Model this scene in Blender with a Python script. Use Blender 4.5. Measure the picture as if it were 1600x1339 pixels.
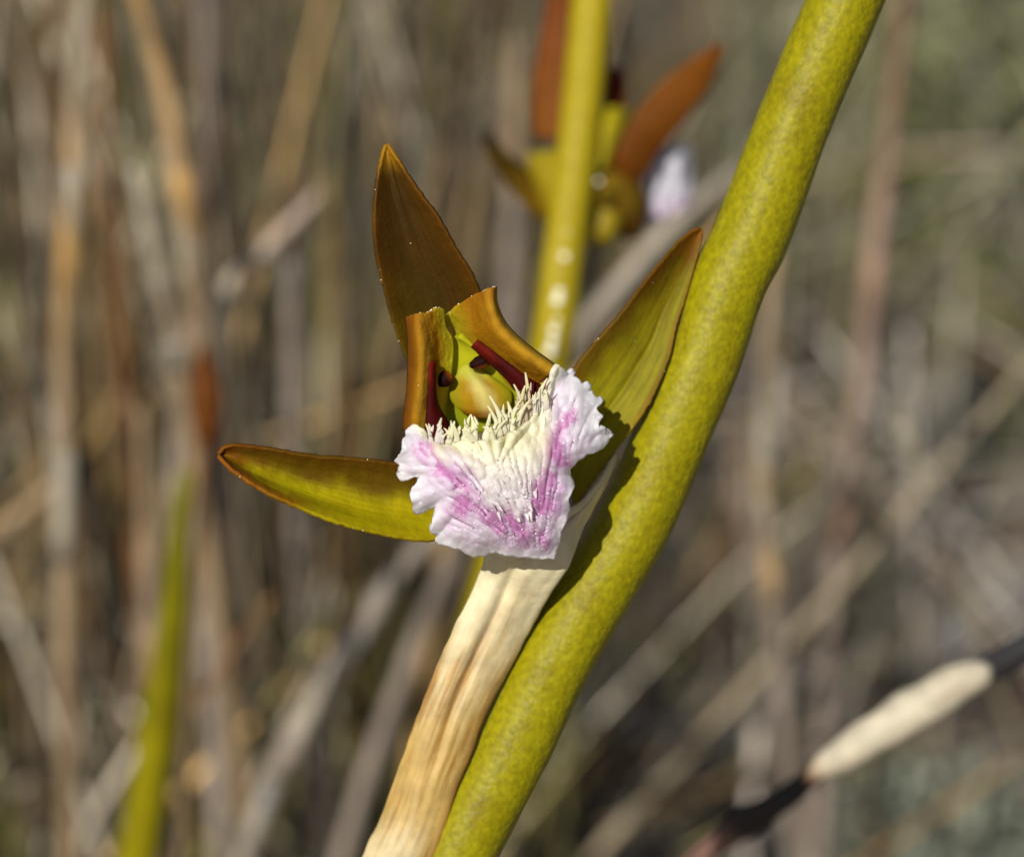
import bpy, math, random
import numpy as np
from mathutils import Vector, noise as mnoise, geometry as mgeo

# ------------------------------------------------------------------ clear
for o in list(bpy.data.objects):
    bpy.data.objects.remove(o, do_unlink=True)
scene = bpy.context.scene
col = scene.collection
rnd = random.Random(7)

# ------------------------------------------------------------------ camera
MM = 0.001
FOC = 140.0           # mm from the lens to the plane of the flower
FRAME = 52.0          # mm across the frame at that plane
PITCH = math.radians(22)
FLOWER_H = 0.210      # height of the frame centre above the ground (m)
R_ = np.array([1.0, 0, 0])
F_ = np.array([0, math.cos(PITCH), -math.sin(PITCH)])
U_ = np.array([0, math.sin(PITCH), math.cos(PITCH)])
CENTRE = np.array([0, 0, FLOWER_H])
CAM = CENTRE - F_ * FOC * MM

cam_data = bpy.data.cameras.new('camera')
cam = bpy.data.objects.new('camera', cam_data)
col.objects.link(cam)
cam.location = CAM
cam.rotation_euler = (math.pi / 2 - PITCH, 0, 0)
cam_data.sensor_width = 36
cam_data.lens = 36 * FOC / FRAME
cam_data.clip_start = 0.005
cam_data.clip_end = 500
cam_data.dof.use_dof = True
cam_data.dof.focus_distance = (FOC - 0.5) * MM
cam_data.dof.aperture_fstop = cam_data.lens / 2.9      # a 2.9 mm pupil
scene.camera = cam

# ------------------------------------------------------------------ light
sd = R_ * -0.33 + U_ * 0.29 - F_ * 0.90                # towards the sun
sd = sd / np.linalg.norm(sd)
SUN_EL = math.asin(sd[2])
SUN_AZ = math.atan2(sd[0], sd[1])
world = bpy.data.worlds.new('World')
scene.world = world
world.use_nodes = True
wn = world.node_tree.nodes
wl = world.node_tree.links
bg = wn.get('Background')
sky = wn.new('ShaderNodeTexSky')
sky.sky_type = 'NISHITA'
sky.sun_disc = False
sky.sun_elevation = SUN_EL
sky.sun_rotation = SUN_AZ
wl.new(sky.outputs[0], bg.inputs[0])
bg.inputs[1].default_value = 0.05
sun_d = bpy.data.lights.new('sun', 'SUN')
sun_d.energy = 5.0
sun_d.angle = math.radians(0.53)
sun_d.color = (1.0, 0.96, 0.89)
sun = bpy.data.objects.new('sun', sun_d)
col.objects.link(sun)
sun.rotation_euler = Vector(sd).to_track_quat('Z', 'Y').to_euler()
sun.location = (-0.5, -0.8, 1.5)
scene.view_settings.view_transform = 'Standard'
scene.view_settings.look = 'None'
scene.view_settings.exposure = 0
scene.view_settings.gamma = 1
scene.render.engine = 'CYCLES'
scene.cycles.use_denoising = True
scene.cycles.sample_clamp_indirect = 6
scene.cycles.max_bounces = 8

# ------------------------------------------------------------------ helpers
def srgb(r, g, b, k=1.0):
    f = lambda v: (v / 255 / 12.92 if v <= 10 else ((v / 255 + 0.055) / 1.055) ** 2.4) * k
    return np.array([f(r), f(g), f(b)])

def P(px, py, z=0.0):
    """point seen at photo pixel px,py, z mm behind the plane of the flower"""
    s = FRAME / 1600 * (FOC + z) / FOC
    return CENTRE + (R_ * (px - 800) * s + U_ * (669.5 - py) * s + F_ * z) * MM

def ground_at(px, py):
    d = P(px, py, 0) - CAM
    t = -CAM[2] / d[2]
    return CAM + d * t

def catmull(pts, n):
    pts = np.array(pts, float)
    if len(pts) == 2:
        t = np.linspace(0, 1, n)[:, None]
        return pts[0] * (1 - t) + pts[1] * t
    seg = np.linalg.norm(np.diff(pts[:, :2], axis=0), axis=1) + 1e-9
    k = np.concatenate([[0], np.cumsum(seg)])
    m = np.zeros_like(pts)
    m[1:-1] = (pts[2:] - pts[:-2]) / (k[2:] - k[:-2])[:, None]
    m[0] = (pts[1] - pts[0]) / seg[0]
    m[-1] = (pts[-1] - pts[-2]) / seg[-1]
    out = []
    for q in np.linspace(0, k[-1], n):
        i = min(max(np.searchsorted(k, q) - 1, 0), len(seg) - 1)
        h = seg[i]; t = (q - k[i]) / h
        out.append((2*t**3-3*t**2+1)*pts[i] + (t**3-2*t**2+t)*h*m[i]
                   + (-2*t**3+3*t**2)*pts[i+1] + (t**3-t**2)*h*m[i+1])
    return np.array(out)

def nz(x, y, z=0.0):
    return mnoise.noise(Vector((x, y, z)))

def fbm(x, y, z=0.0):
    return nz(x, y, z) + 0.5 * nz(2.1*x, 2.1*y, z+3.3) + 0.25 * nz(4.3*x, 4.3*y, z+7.7)

def sm(a, b, x):
    t = min(max((x - a) / (b - a), 0), 1)
    return t * t * (3 - 2 * t)

def mix(a, b, t):
    return a * (1 - t) + b * t

def tag(o, label=None, cat=None, group=None, kind=None):
    if label: o['label'] = label
    if cat: o['category'] = cat
    if group: o['group'] = group
    if kind: o['kind'] = kind
    return o

def empty(name, loc):
    o = bpy.data.objects.new(name, None)
    o.empty_display_size = 0.01
    o.location = [float(v) for v in loc]
    col.objects.link(o)
    o['origin'] = [float(v) for v in loc]
    return o

def mesh(name, verts, faces, mat, parent=None, cols=None, origin=None, smooth=True,
         thick=0.0, mats=None, fmat=None):
    """one mesh object out of world-space verts"""
    verts = np.array(verts, float)
    if parent is not None:
        org = np.array(list(parent['origin']))
    else:
        org = verts.mean(axis=0) if origin is None else np.array(origin, float)
    me = bpy.data.meshes.new(name)
    me.from_pydata((verts - org).tolist(), [], [tuple(int(i) for i in f) for f in faces])
    if cols is not None:
        a = me.color_attributes.new('Col', 'FLOAT_COLOR', 'POINT')
        c = np.ones((len(verts), 4)); c[:, :3] = np.clip(np.array(cols), 0, 1)
        a.data.foreach_set('color', c.ravel())
    for m in (mats or [mat]):
        me.materials.append(m)
    if fmat is not None:
        me.polygons.foreach_set('material_index', fmat)
    me.polygons.foreach_set('use_smooth', [smooth] * len(me.polygons))
    me.update()
    o = bpy.data.objects.new(name, me)
    col.objects.link(o)
    if parent is not None:
        o.parent = parent
    else:
        o.location = org
    o['origin'] = [float(v) for v in org]
    if thick:
        s = o.modifiers.new('thickness', 'SOLIDIFY')
        s.thickness = thick * MM
        s.offset = 0
    return o

def tube(path, radii, nseg=20, cap=True, wob=0.0, seed=0.0):
    """verts, faces of a tapering tube along world points"""
    path = np.array(path, float)
    n = len(path)
    radii = np.broadcast_to(np.array(radii, float), (n,))
    T = np.gradient(path, axis=0)
    T /= np.linalg.norm(T, axis=1)[:, None] + 1e-12
    up = np.array([0, 0, 1.0]) if abs(T[0][2]) < 0.9 else np.array([1.0, 0, 0])
    N = np.cross(T[0], up); N /= np.linalg.norm(N)
    V = []; Fc = []
    for i in range(n):
        N = N - T[i] * np.dot(N, T[i]); N /= np.linalg.norm(N)
        B = np.cross(T[i], N)
        for j in range(nseg):
            a = 2 * math.pi * j / nseg
            r = radii[i]
            if wob:
                r *= 1 + wob * nz(math.cos(a)*1.2 + seed, math.sin(a)*1.2, i * 0.25)
            V.append(path[i] + (N * math.cos(a) + B * math.sin(a)) * r)
    for i in range(n - 1):
        for j in range(nseg):
            k = (j + 1) % nseg
            Fc.append((i*nseg+j, i*nseg+k, (i+1)*nseg+k, (i+1)*nseg+j))
    if cap:
        Fc.append(tuple(range(nseg))[::-1])
        Fc.append(tuple(range((n-1)*nseg, n*nseg)))
    return V, Fc

def grid_faces(nu, nv):
    return [(i*nv+j, i*nv+j+1, (i+1)*nv+j+1, (i+1)*nv+j) for i in range(nu-1) for j in range(nv-1)]

def ico(c, r, sub=1):
    """a small ball"""
    t = (1 + 5 ** 0.5) / 2
    v = [(-1,t,0),(1,t,0),(-1,-t,0),(1,-t,0),(0,-1,t),(0,1,t),(0,-1,-t),(0,1,-t),(t,0,-1),(t,0,1),(-t,0,-1),(-t,0,1)]
    f = [(0,11,5),(0,5,1),(0,1,7),(0,7,10),(0,10,11),(1,5,9),(5,11,4),(11,10,2),(10,7,6),(7,1,8),
         (3,9,4),(3,4,2),(3,2,6),(3,6,8),(3,8,9),(4,9,5),(2,4,11),(6,2,10),(8,6,7),(9,8,1)]
    v = [np.array(a, float) / np.linalg.norm(a) for a in v]
    for _ in range(sub):
        nf = []; cache = {}
        def mid(a, b):
            k = (min(a, b), max(a, b))
            if k not in cache:
                m = v[a] + v[b]; v.append(m / np.linalg.norm(m)); cache[k] = len(v) - 1
            return cache[k]
        for a, b, c_ in f:
            x, y, w = mid(a, b), mid(b, c_), mid(c_, a)
            nf += [(a, x, w), (b, y, x), (c_, w, y), (x, y, w)]
        f = nf
    r = np.array(r, float)
    return [np.array(c) + a * r for a in v], f

class Bag:
    """collects pieces of one mesh"""
    def __init__(self): self.v = []; self.f = []; self.c = []; self.m = []
    def add(self, v, f, c, m=0):
        n = len(self.v)
        self.v += list(v); self.f += [tuple(i + n for i in q) for q in f]
        self.c += list(c) if np.ndim(c) == 2 else [c] * len(v)
        self.m += [m] * len(f)

# ------------------------------------------------------------------ materials
def tissue(name, rough=0.45, sss=0.0, sss_r=0.4, transl=0.0, bump=0.0, bscale=900, vary=0.12,
           vscale=260, spec=0.5, stretch=None, coat=0.0, cell=0.0, cscale=2500):
    m = bpy.data.materials.new(name); m.use_nodes = True
    nt = m.node_tree; N = nt.nodes; L = nt.links
    b = N['Principled BSDF']; out = N['Material Output']
    at = N.new('ShaderNodeAttribute'); at.attribute_name = 'Col'
    tc = N.new('ShaderNodeTexCoord')
    mp = N.new('ShaderNodeMapping')
    if stretch: mp.inputs['Scale'].default_value = stretch
    L.new(tc.outputs['Object'], mp.inputs[0])
    n1 = N.new('ShaderNodeTexNoise'); n1.inputs['Scale'].default_value = vscale
    n1.inputs['Detail'].default_value = 4
    L.new(mp.outputs[0], n1.inputs['Vector'])
    mr = N.new('ShaderNodeMapRange')
    mr.inputs['From Min'].default_value = 0.3; mr.inputs['From Max'].default_value = 0.7
    mr.inputs['To Min'].default_value = 1 - vary; mr.inputs['To Max'].default_value = 1 + vary
    L.new(n1.outputs[0], mr.inputs[0])
    mu = N.new('ShaderNodeVectorMath'); mu.operation = 'MULTIPLY'
    L.new(at.outputs['Color'], mu.inputs[0]); L.new(mr.outputs[0], mu.inputs[1])
    L.new(mu.outputs[0], b.inputs['Base Color'])
    b.inputs['Roughness'].default_value = rough
    b.inputs['Specular IOR Level'].default_value = spec
    if coat:
        b.inputs['Coat Weight'].default_value = coat
        b.inputs['Coat Roughness'].default_value = 0.25
    if sss:
        b.inputs['Subsurface Weight'].default_value = sss
        b.inputs['Subsurface Radius'].default_value = (1, 0.8, 0.6)
        b.inputs['Subsurface Scale'].default_value = sss_r * MM
    if bump or cell:
        n2 = N.new('ShaderNodeTexNoise'); n2.inputs['Scale'].default_value = bscale
        n2.inputs['Detail'].default_value = 3
        L.new(mp.outputs[0], n2.inputs['Vector'])
        bp = N.new('ShaderNodeBump'); bp.inputs['Strength'].default_value = max(bump, 0.01)
        bp.inputs['Distance'].default_value = 0.3 * MM
        L.new(n2.outputs[0], bp.inputs['Height'])
        last = bp
        if cell:
            vo = N.new('ShaderNodeTexVoronoi'); vo.inputs['Scale'].default_value = cscale
            L.new(tc.outputs['Object'], vo.inputs['Vector'])
            b2 = N.new('ShaderNodeBump'); b2.inputs['Strength'].default_value = cell
            b2.inputs['Distance'].default_value = 0.15 * MM; b2.invert = True
            L.new(vo.outputs[0], b2.inputs['Height']); L.new(bp.outputs[0], b2.inputs['Normal'])
            last = b2
        L.new(last.outputs[0], b.inputs['Normal'])
    if transl:
        tr = N.new('ShaderNodeBsdfTranslucent'); L.new(mu.outputs[0], tr.inputs[0])
        mx = N.new('ShaderNodeMixShader'); mx.inputs[0].default_value = transl
        L.new(b.outputs[0], mx.inputs[1]); L.new(tr.outputs[0], mx.inputs[2])
        L.new(mx.outputs[0], out.inputs[0])
    return m

M_STEM = tissue('green_stem', rough=0.5, bump=0.12, bscale=1600, vary=0.22, vscale=2600, spec=0.18, cell=0.22, cscale=3200)
M_SEPAL = tissue('sepal', rough=0.62, transl=0.34, bump=0.15, bscale=1500, vary=0.12, vscale=700, cell=0.1, cscale=5000, spec=0.18)
M_PETAL = tissue('petal', rough=0.75, spec=0.1, transl=0.25, bump=0.2, bscale=1500, vary=0.10, vscale=900, cell=0.15, cscale=5000)
M_LIP = tissue('lip', rough=0.42, transl=0.45, bump=0.05, bscale=2600, vary=0.04, vscale=1500, cell=0.09, cscale=7500, spec=0.4)
M_FRINGE = tissue('fringe', rough=0.5, transl=0.42, spec=0.2, bump=0.15, bscale=3000, vary=0.04)
M_COLUMN = tissue('column', rough=0.75, spec=0.12, transl=0.3, bump=0.1, bscale=1500, vary=0.1, vscale=900)
M_RED = tissue('red_tissue', rough=0.7, spec=0.08, bump=0.15, bscale=2500, vary=0.2, vscale=1500)
M_GLINT = tissue('papillae', rough=0.25, vary=0.05, spec=0.8)
M_STEM_GLINT = tissue('stem_glint', rough=0.12, sss=0.0, vary=0.03, spec=1.0)  # glossy pale finish of the beads added as glints on the rear stem
M_BRACT = tissue('dry_bract', rough=0.6, transl=0.15, bump=0.3, bscale=1100, vary=0.16, vscale=900)
M_DRY = tissue('dry_stalk', rough=0.7, vary=0.3, vscale=110, bump=0.2, bscale=500)
M_DARK = tissue('gap_black', rough=0.8, vary=0.4, vscale=200, bump=0.5, bscale=400)

def ground_material():
    m = bpy.data.materials.new('soil'); m.use_nodes = True
    nt = m.node_tree; N = nt.nodes; L = nt.links; b = N['Principled BSDF']
    tc = N.new('ShaderNodeTexCoord')
    n1 = N.new('ShaderNodeTexNoise'); n1.inputs['Scale'].default_value = 16; n1.inputs['Detail'].default_value = 6
    n2 = N.new('ShaderNodeTexNoise'); n2.inputs['Scale'].default_value = 160; n2.inputs['Detail'].default_value = 8
    L.new(tc.outputs['Object'], n1.inputs['Vector']); L.new(tc.outputs['Object'], n2.inputs['Vector'])
    r1 = N.new('ShaderNodeValToRGB')
    e = r1.color_ramp.elements
    e[0].position = 0.36; e[0].color = (0.10, 0.082, 0.062, 1)
    e[1].position = 0.62; e[1].color = (0.40, 0.36, 0.31, 1)
    L.new(n1.outputs[0], r1.inputs[0])
    r2 = N.new('ShaderNodeValToRGB')
    e = r2.color_ramp.elements
    e[0].position = 0.35; e[0].color = (0.45, 0.42, 0.4, 1)
    e[1].position = 0.65; e[1].color = (1.25, 1.2, 1.15, 1)
    L.new(n2.outputs[0], r2.inputs[0])
    mu = N.new('ShaderNodeVectorMath'); mu.operation = 'MULTIPLY'
    L.new(r1.outputs[0], mu.inputs[0]); L.new(r2.outputs[0], mu.inputs[1])
    L.new(mu.outputs[0], b.inputs['Base Color']); b.inputs['Roughness'].default_value = 0.9
    bp = N.new('ShaderNodeBump'); bp.inputs['Distance'].default_value = 0.004
    L.new(n2.outputs[0], bp.inputs['Height']); L.new(bp.outputs[0], b.inputs['Normal'])
    return m
M_SOIL = ground_material()

# ------------------------------------------------------------------ ground
def gh(x, y):
    """height of the soil"""
    return 0.006 * fbm(x * 9, y * 9) + 0.003 * nz(x * 60, y * 60) - 0.004

def axis():
    a = [0.0]; step = 0.012
    while a[-1] < 160:
        a.append(a[-1] + step)
        if a[-1] > 0.5: step *= 1.12
    a = np.array(a)
    return np.concatenate([-a[::-1], a[1:]])
ax = axis(); gy = axis() + 0.45
V = []
for x in ax:
    for y in gy:
        far = math.hypot(x, y - 0.45)
        V.append((x, y, gh(x, y) * (1 if far < 3 else 0.3)))
g = mesh('ground', V, grid_faces(len(ax), len(gy)), M_SOIL, origin=(0, 0, 0))
tag(g, 'dark sandy soil strewn with dry litter', None, kind='structure')

def root(p, q):
    """carry a stalk that leaves q (coming from p) down into the soil, bending towards the vertical"""
    d = q - p; d /= np.linalg.norm(d)
    out = []; cur = q.copy()
    for i in range(40):
        d = d * 0.9 + np.array([0, 0, -1.0]) * 0.1
        d /= np.linalg.norm(d)
        cur = cur + d * 0.012
        out.append(cur.copy())
        if cur[2] < gh(cur[0], cur[1]) - 0.006: break
    return out

# ------------------------------------------------------------------ the orchid in focus
def loft(A, B, nu, nv, camber, colour, rag=0.0, seed=0.0):
    """surface between two edge curves of (px, py, z); camber(s, t) is added to z in mm"""
    a = catmull(A, nu); b = catmull(B, nu)
    V = []; C = []
    for i in range(nu):
        s = i / (nu - 1)
        for j in range(nv):
            t = j / (nv - 1)
            q = a[i] * (1 - t) + b[i] * t
            if rag:
                e = abs(2 * t - 1) ** 6
                q = q.copy(); q[0] += rag * e * nz(s * 45 + seed, t * 3); q[1] += rag * e * nz(s * 45 + seed, t * 3, 9)
            V.append(P(q[0], q[1], q[2] + camber(s, t)))
            C.append(colour(s, t, q))
    return V, grid_faces(nu, nv), C

def papillae(V, nu, nv, n, r=(0.015, 0.035), where=None):
    """tiny pale glands on the margins of a lofted blade"""
    bag = Bag()
    for k in range(n):
        i = rnd.randrange(2, nu - 2)
        j = rnd.choice([0, nv - 1]) if rnd.random() < 0.75 else rnd.randrange(nv)
        if where and not where(i / nu, j / nv): continue
        rr = rnd.uniform(*r) * MM
        v, f = ico(np.array(V[i * nv + j]) - F_ * 0.12 * MM, rr, 1)
        bag.add(v, f, np.array([0.85, 0.78, 0.55]))
    return bag

# stem: (centre px, py, z, radius mm)
right_edge = [(1460,-180),(1385,0),(1300,200),(1226,395),(1196,460),(1152,590),(1114,680),(1045,842),(983,947),(912,1072),(854,1197),(779,1339),(735,1430)]
stem_rad = [1.95,1.98,1.98,1.98,2.06,2.06,2.05,2.02,2.02,2.04,2.05,2.05,2.05]
ctr = []
for i, (x, y) in enumerate(right_edge):
    x0, y0 = right_edge[max(i-1, 0)]; x1, y1 = right_edge[min(i+1, len(right_edge)-1)]
    tx, ty = x1 - x0, y1 - y0; l = math.hypot(tx, ty)
    z = 6.6 + (0.0004 * max(0, y - 900)) - 0.002 * max(0, 400 - y)
    rp = stem_rad[i] / (FRAME / 1600) * FOC / (FOC + z)
    ctr.append((x - rp * ty / l * 1.0 * (1 if ty > 0 else -1), y + rp * tx / l, z))
sc_ = catmull(ctr, 90)
stem_pts = [P(*q) for q in sc_]
rr_ = np.interp(np.linspace(0, 1, 90), np.linspace(0, 1, len(stem_rad)), stem_rad) * MM
up_ = [stem_pts[0] + (stem_pts[0] - stem_pts[3]) / np.linalg.norm(stem_pts[0] - stem_pts[3]) * t for t in (0.03, 0.02, 0.01)]
down_ = root(stem_pts[-4], stem_pts[-1])
path = up_ + stem_pts + down_
rad = np.concatenate([[0.0005, 0.0013, 0.0017], rr_, np.full(len(down_), 0.00215)])
STEM_BASE = down_[-1]
orchid = empty('orchid_plant', STEM_BASE)
tag(orchid, 'sharp leafless orchid with thick yellow-green stem and a white and pink fringed flower', 'orchid')
v, f = tube(path, rad, 40, wob=0.012)
GREEN = srgb(160, 150, 3, 0.66)
cs = []
for i in range(len(path)):
    for j in range(40):
        p_ = v[i*40+j]
        n_ = fbm(p_[0]*420, p_[2]*300, p_[1]*420)
        c = mix(GREEN, srgb(150, 134, 3, 0.60), sm(0.1, 0.9, n_))
        c = mix(c, srgb(172, 164, 24, 0.68), 0.6*sm(0.25, 0.6, nz(p_[0]*1500, p_[2]*1000, p_[1]*1500)))
        cs.append(c * (1 + 0.10 * nz(j * 0.9, i * 0.06, 3.0)))
stem = mesh('stem', v, f, M_STEM, orchid, cs)

# ---- dry bract: a channelled sheath lying against the stem and carrying the flower stalk
BL = [(958,711,5.0),(940,745,4.0),(916,776,3.0),(893,794,2.4),(840,815,2.4),(764,856,2.9),(754,884,3.7),(737,926,4.0),(708,984,4.4),(674,1064,4.8),(645,1139,5.1),(624,1197,5.3),(595,1277,5.6),(566,1339,5.8),(534,1440,6.6),(524,1540,7.4),(556,1650,8.0)]
BR = [(966,712,5.8),(950,752,5.4),(926,795,4.6),(906,836,3.6),(888,884,3.0),(866,918,3.6),(841,959,4.9),(808,1022,5.3),(772,1089,5.4),(752,1131,5.4),(735,1181,5.3),(714,1231,5.3),(693,1298,5.3),(678,1339,5.3),(648,1440,6.4),(630,1540,7.4),(606,1650,8.0)]
TAN = srgb(206, 172, 96, 0.8); PALE = srgb(240, 226, 184, 0.82); BRN = srgb(168, 112, 38, 0.8)
def bract_col(s, t, q):
    s = min(1.0, max(0.0, (q[1] - 862) / 477))
    fib = fbm(t * 9 + 0.4*s, s * 3.0) * 0.6 + 0.4 * nz(t * 30, s * 9)
    c = mix(PALE, TAN, sm(0.1, 0.62, s + 0.25*fib))
    c = mix(c, BRN, 0.75 * sm(0.15, 0.7, fib + 0.3 * math.sin(s * 5 - 1.2)) * sm(0.12, 0.4, s))
    c = mix(c, BRN * 0.9, sm(0.86, 1.0, t) * sm(0.3, 0.6, s) * 0.8)
    c = mix(c, BRN * 0.8, 0.55 * sm(0.2, 0.55, nz(t * 16 + 0.6 * s, s * 5, 7.0)) * sm(0.2, 0.5, s))
    c = mix(c, BRN, 0.5 * math.exp(-((t - 0.45) / 0.07) ** 2) * sm(0.05, 0.3, s) * (1 - sm(0.5, 0.8, s)))
    c = mix(c, PALE, 0.6 * sm(0.84, 1.0, s + 0.1*fib) * (1 - sm(0.6, 0.9, t)))
    return c
def bract_cam(s, t):
    s = min(1.0, max(0.0, (s - 0.25) * 1.8))
    h = 0.75 * (math.sin(math.pi * t) ** 0.8)
    groove = 0.42 * math.exp(-((t - 0.47 - 0.12*(s-0.3)) / 0.085) ** 2) * (1 - sm(0.25, 0.7, s))
    ribs = 0.012 * math.sin(t * 38 + 2*nz(t*3, s*2)) + 0.03 * nz(t * 11, s * 2)
    return -h + groove + ribs
v, f, c = loft(BL, BR, 130, 50, bract_cam, bract_col, rag=2.0)
bract = mesh('bract', v, f, M_BRACT, orchid, c, thick=0.1)
# ---- flower stalk
pp = [P(*q) for q in catmull([(775,690,4.2),(800,790,5.6),(818,850,6.2),(812,900,6.6),(790,960,7.0),(760,1040,7.4)], 24)]
v, f = tube(pp, np.linspace(1.0, 1.35, 24) * MM, 18)
mesh('flower_stalk', v, f, M_STEM, orchid, [srgb(120, 122, 20, 0.8)] * len(v))

# ---- sepals
def add_papillae(o, V, nu, nv, n, **k):
    b = papillae(V, nu, nv, n, **k)
    mesh('gland_hairs', b.v, b.f, M_GLINT, o, b.c)

# dorsal
L1 = [(603,226,1.0),(596,246,0.9),(589,278,0.8),(584,330,0.9),(584.5,370,1.2),(590,412,1.7),(601,456,2.4),(616,511,3.3),(636,562,4.2),(672,625,5.2)]
R1 = [(604.5,226,1.0),(614,238,0.9),(630,261,0.8),(656,300,0.9),(686,340,1.2),(714,390,1.7),(742,436,2.4),(757,486,3.3),(752,560,4.2),(728,625,5.2)]
def dors_col(s, t, q):
    e = abs(2*t-1) ** 4.5 * (0.7 + 0.5 * nz(s * 9, t * 2, 6))
    n_ = 0.5 * fbm(t*5, s*7, 4.0)
    c = mix(srgb(80, 54, 5, 0.72), srgb(126, 80, 8, 0.75), min(1, e * 0.9 + 0.15 * n_ + 0.1 * sm(0.5, 0.8, t)))
    c = mix(c, srgb(112, 92, 8, 0.8), sm(0.35, 0.95, s) * (1 - t) * 0.9)
    c = mix(c, srgb(170, 122, 14, 0.9), 1 - sm(0.03, 0.14, s + 0.05 * n_))
    c = mix(c, srgb(104, 58, 6, 0.8), 0.3 * sm(0.2, 0.55, fbm(t*16, s*4, 1.0)))
    c = c * (1 + 0.22 * nz(t * 24 + 1.5 * nz(s * 4, t * 3), s * 2.2, 5.0) + 0.12 * nz(t * 30, s * 60, 2.0))
    return c
v, f, c = loft(L1, R1, 110, 54, lambda s, t: 1.1 * math.sin(math.pi*t) * math.sin(math.pi*min(1, s*0.9+0.06)) - 0.12*math.exp(-((t-0.5)/0.06)**2), dors_col, rag=2.2)
d = mesh('dorsal_sepal', v, f, M_SEPAL, orchid, c, thick=0.2)
add_papillae(d, v, 110, 54, 9)

# left lateral
L2 = [(341,709,-0.5),(351,698,-0.5),(369,694.5,-0.4),(419,700,0.0),(493,712,0.7),(542,715,1.2),(616,723,2.2),(680,738,3.4),(740,742,4.6)]
R2 = [(341,712,-0.5),(350,723,-0.8),(364,737,-1.0),(419,772,-0.8),(468,794,-0.3),(517,814,0.2),(576,831,1.0),(660,845,2.4),(740,835,4.0)]
def left_col(s, t, q):
    n_ = fbm(s*9, t*3, 2.0)
    c = mix(srgb(112, 84, 4, 0.85), srgb(182, 168, 6, 0.95), sm(0.25, 0.7, t + 0.12*n_))  # brownish upper half also has its shade painted in
    c = mix(c, srgb(116, 74, 6, 0.8), 0.7 * (1 - sm(0.02, 0.22, t + 0.1*n_)))
    c = mix(c, srgb(136, 80, 8, 0.8), (1 - sm(0.03, 0.3, s + 0.12*n_)) * 0.85)
    c = mix(c, srgb(150, 84, 8, 0.85), sm(0.80, 0.93, t + 0.12*n_) * (1 - sm(0.25, 0.55, s + 0.1*n_)) * 0.8)
    c = mix(c, srgb(190, 160, 20, 0.85), sm(0.93, 1.0, t) * sm(0.5, 0.7, s) * 0.5)
    c = c * (1 + 0.22 * nz(t * 24 + 1.5 * nz(s * 4, t * 3), s * 2.2, 5.0) + 0.12 * nz(t * 30, s * 60, 2.0))
    return c
def left_cam(s, t):
    w = math.sin(math.pi * min(1, s * 0.8 + 0.12))
    roll = -0.75 * sm(0.72, 0.95, t) * (1 - sm(0.45, 0.85, s))
    return 1.3 * w * math.sin(math.pi * t) ** 1.0 + roll + 0.05 * nz(s * 30, t * 4)
v, f, c = loft(L2, R2, 110, 54, left_cam, left_col, rag=1.8, seed=5)
d = mesh('lateral_sepal', v, f, M_SEPAL, orchid, c, thick=0.2)
add_papillae(d, v, 110, 54, 9)

# right lateral
L3 = [(1093,357,5.7),(1080,362,5.5),(1064,374,5.2),(1041,399,4.8),(1007,440,4.3),(965,495,4.0),(924,541,4.0),(898,576,4.0),(872,640,4.2),(850,700,4.6)]
R3 = [(1096,358,5.8),(1097,368,5.8),(1093,390,5.8),(1086,415,5.8),(1074,457,5.6),(1057,511,5.3),(1045,562,5.0),(1012,636,4.8),(961,706,4.8),(900,790,5.0)]
def right_col(s, t, q):
    n_ = fbm(s*7, t*4, 8.0)
    c = mix(srgb(112, 86, 6, 0.8), srgb(162, 152, 10, 0.8), sm(0.2, 0.8, s*0.8 + t*0.45 + 0.1*n_))
    c = mix(c, srgb(122, 74, 6, 0.8), 0.7 * (1 - sm(0.02, 0.28, t + 0.1*n_)) * (1 - sm(0.75, 0.95, s)))
    c = mix(c, srgb(132, 82, 8, 0.8), 1 - sm(0.03, 0.2, s + 0.08*n_))
    c = mix(c, srgb(150, 96, 10, 0.9), 0.7*sm(0.88, 1, t) * (1 - sm(0.6, 0.8, s)))
    c = mix(c, srgb(90, 84, 8, 0.9), 0.35 * sm(0.1, 0.5, fbm(t*14, s*5, 3.0)))
    c = c * (1 + 0.22 * nz(t * 24 + 1.5 * nz(s * 4, t * 3), s * 2.2, 5.0) + 0.12 * nz(t * 30, s * 60, 2.0))
    return c
v, f, c = loft(L3, R3, 110, 54, lambda s, t: 0.7 * math.sin(math.pi*t) * math.sin(math.pi*min(1, s*0.85+0.08)) + 0.15*math.exp(-((t-0.62)/0.05)**2)*sm(.2,.5,s), right_col, rag=1.8, seed=11)
d = mesh('lateral_sepal', v, f, M_SEPAL, orchid, c, thick=0.2)
add_papillae(d, v, 110, 54, 9)

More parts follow.
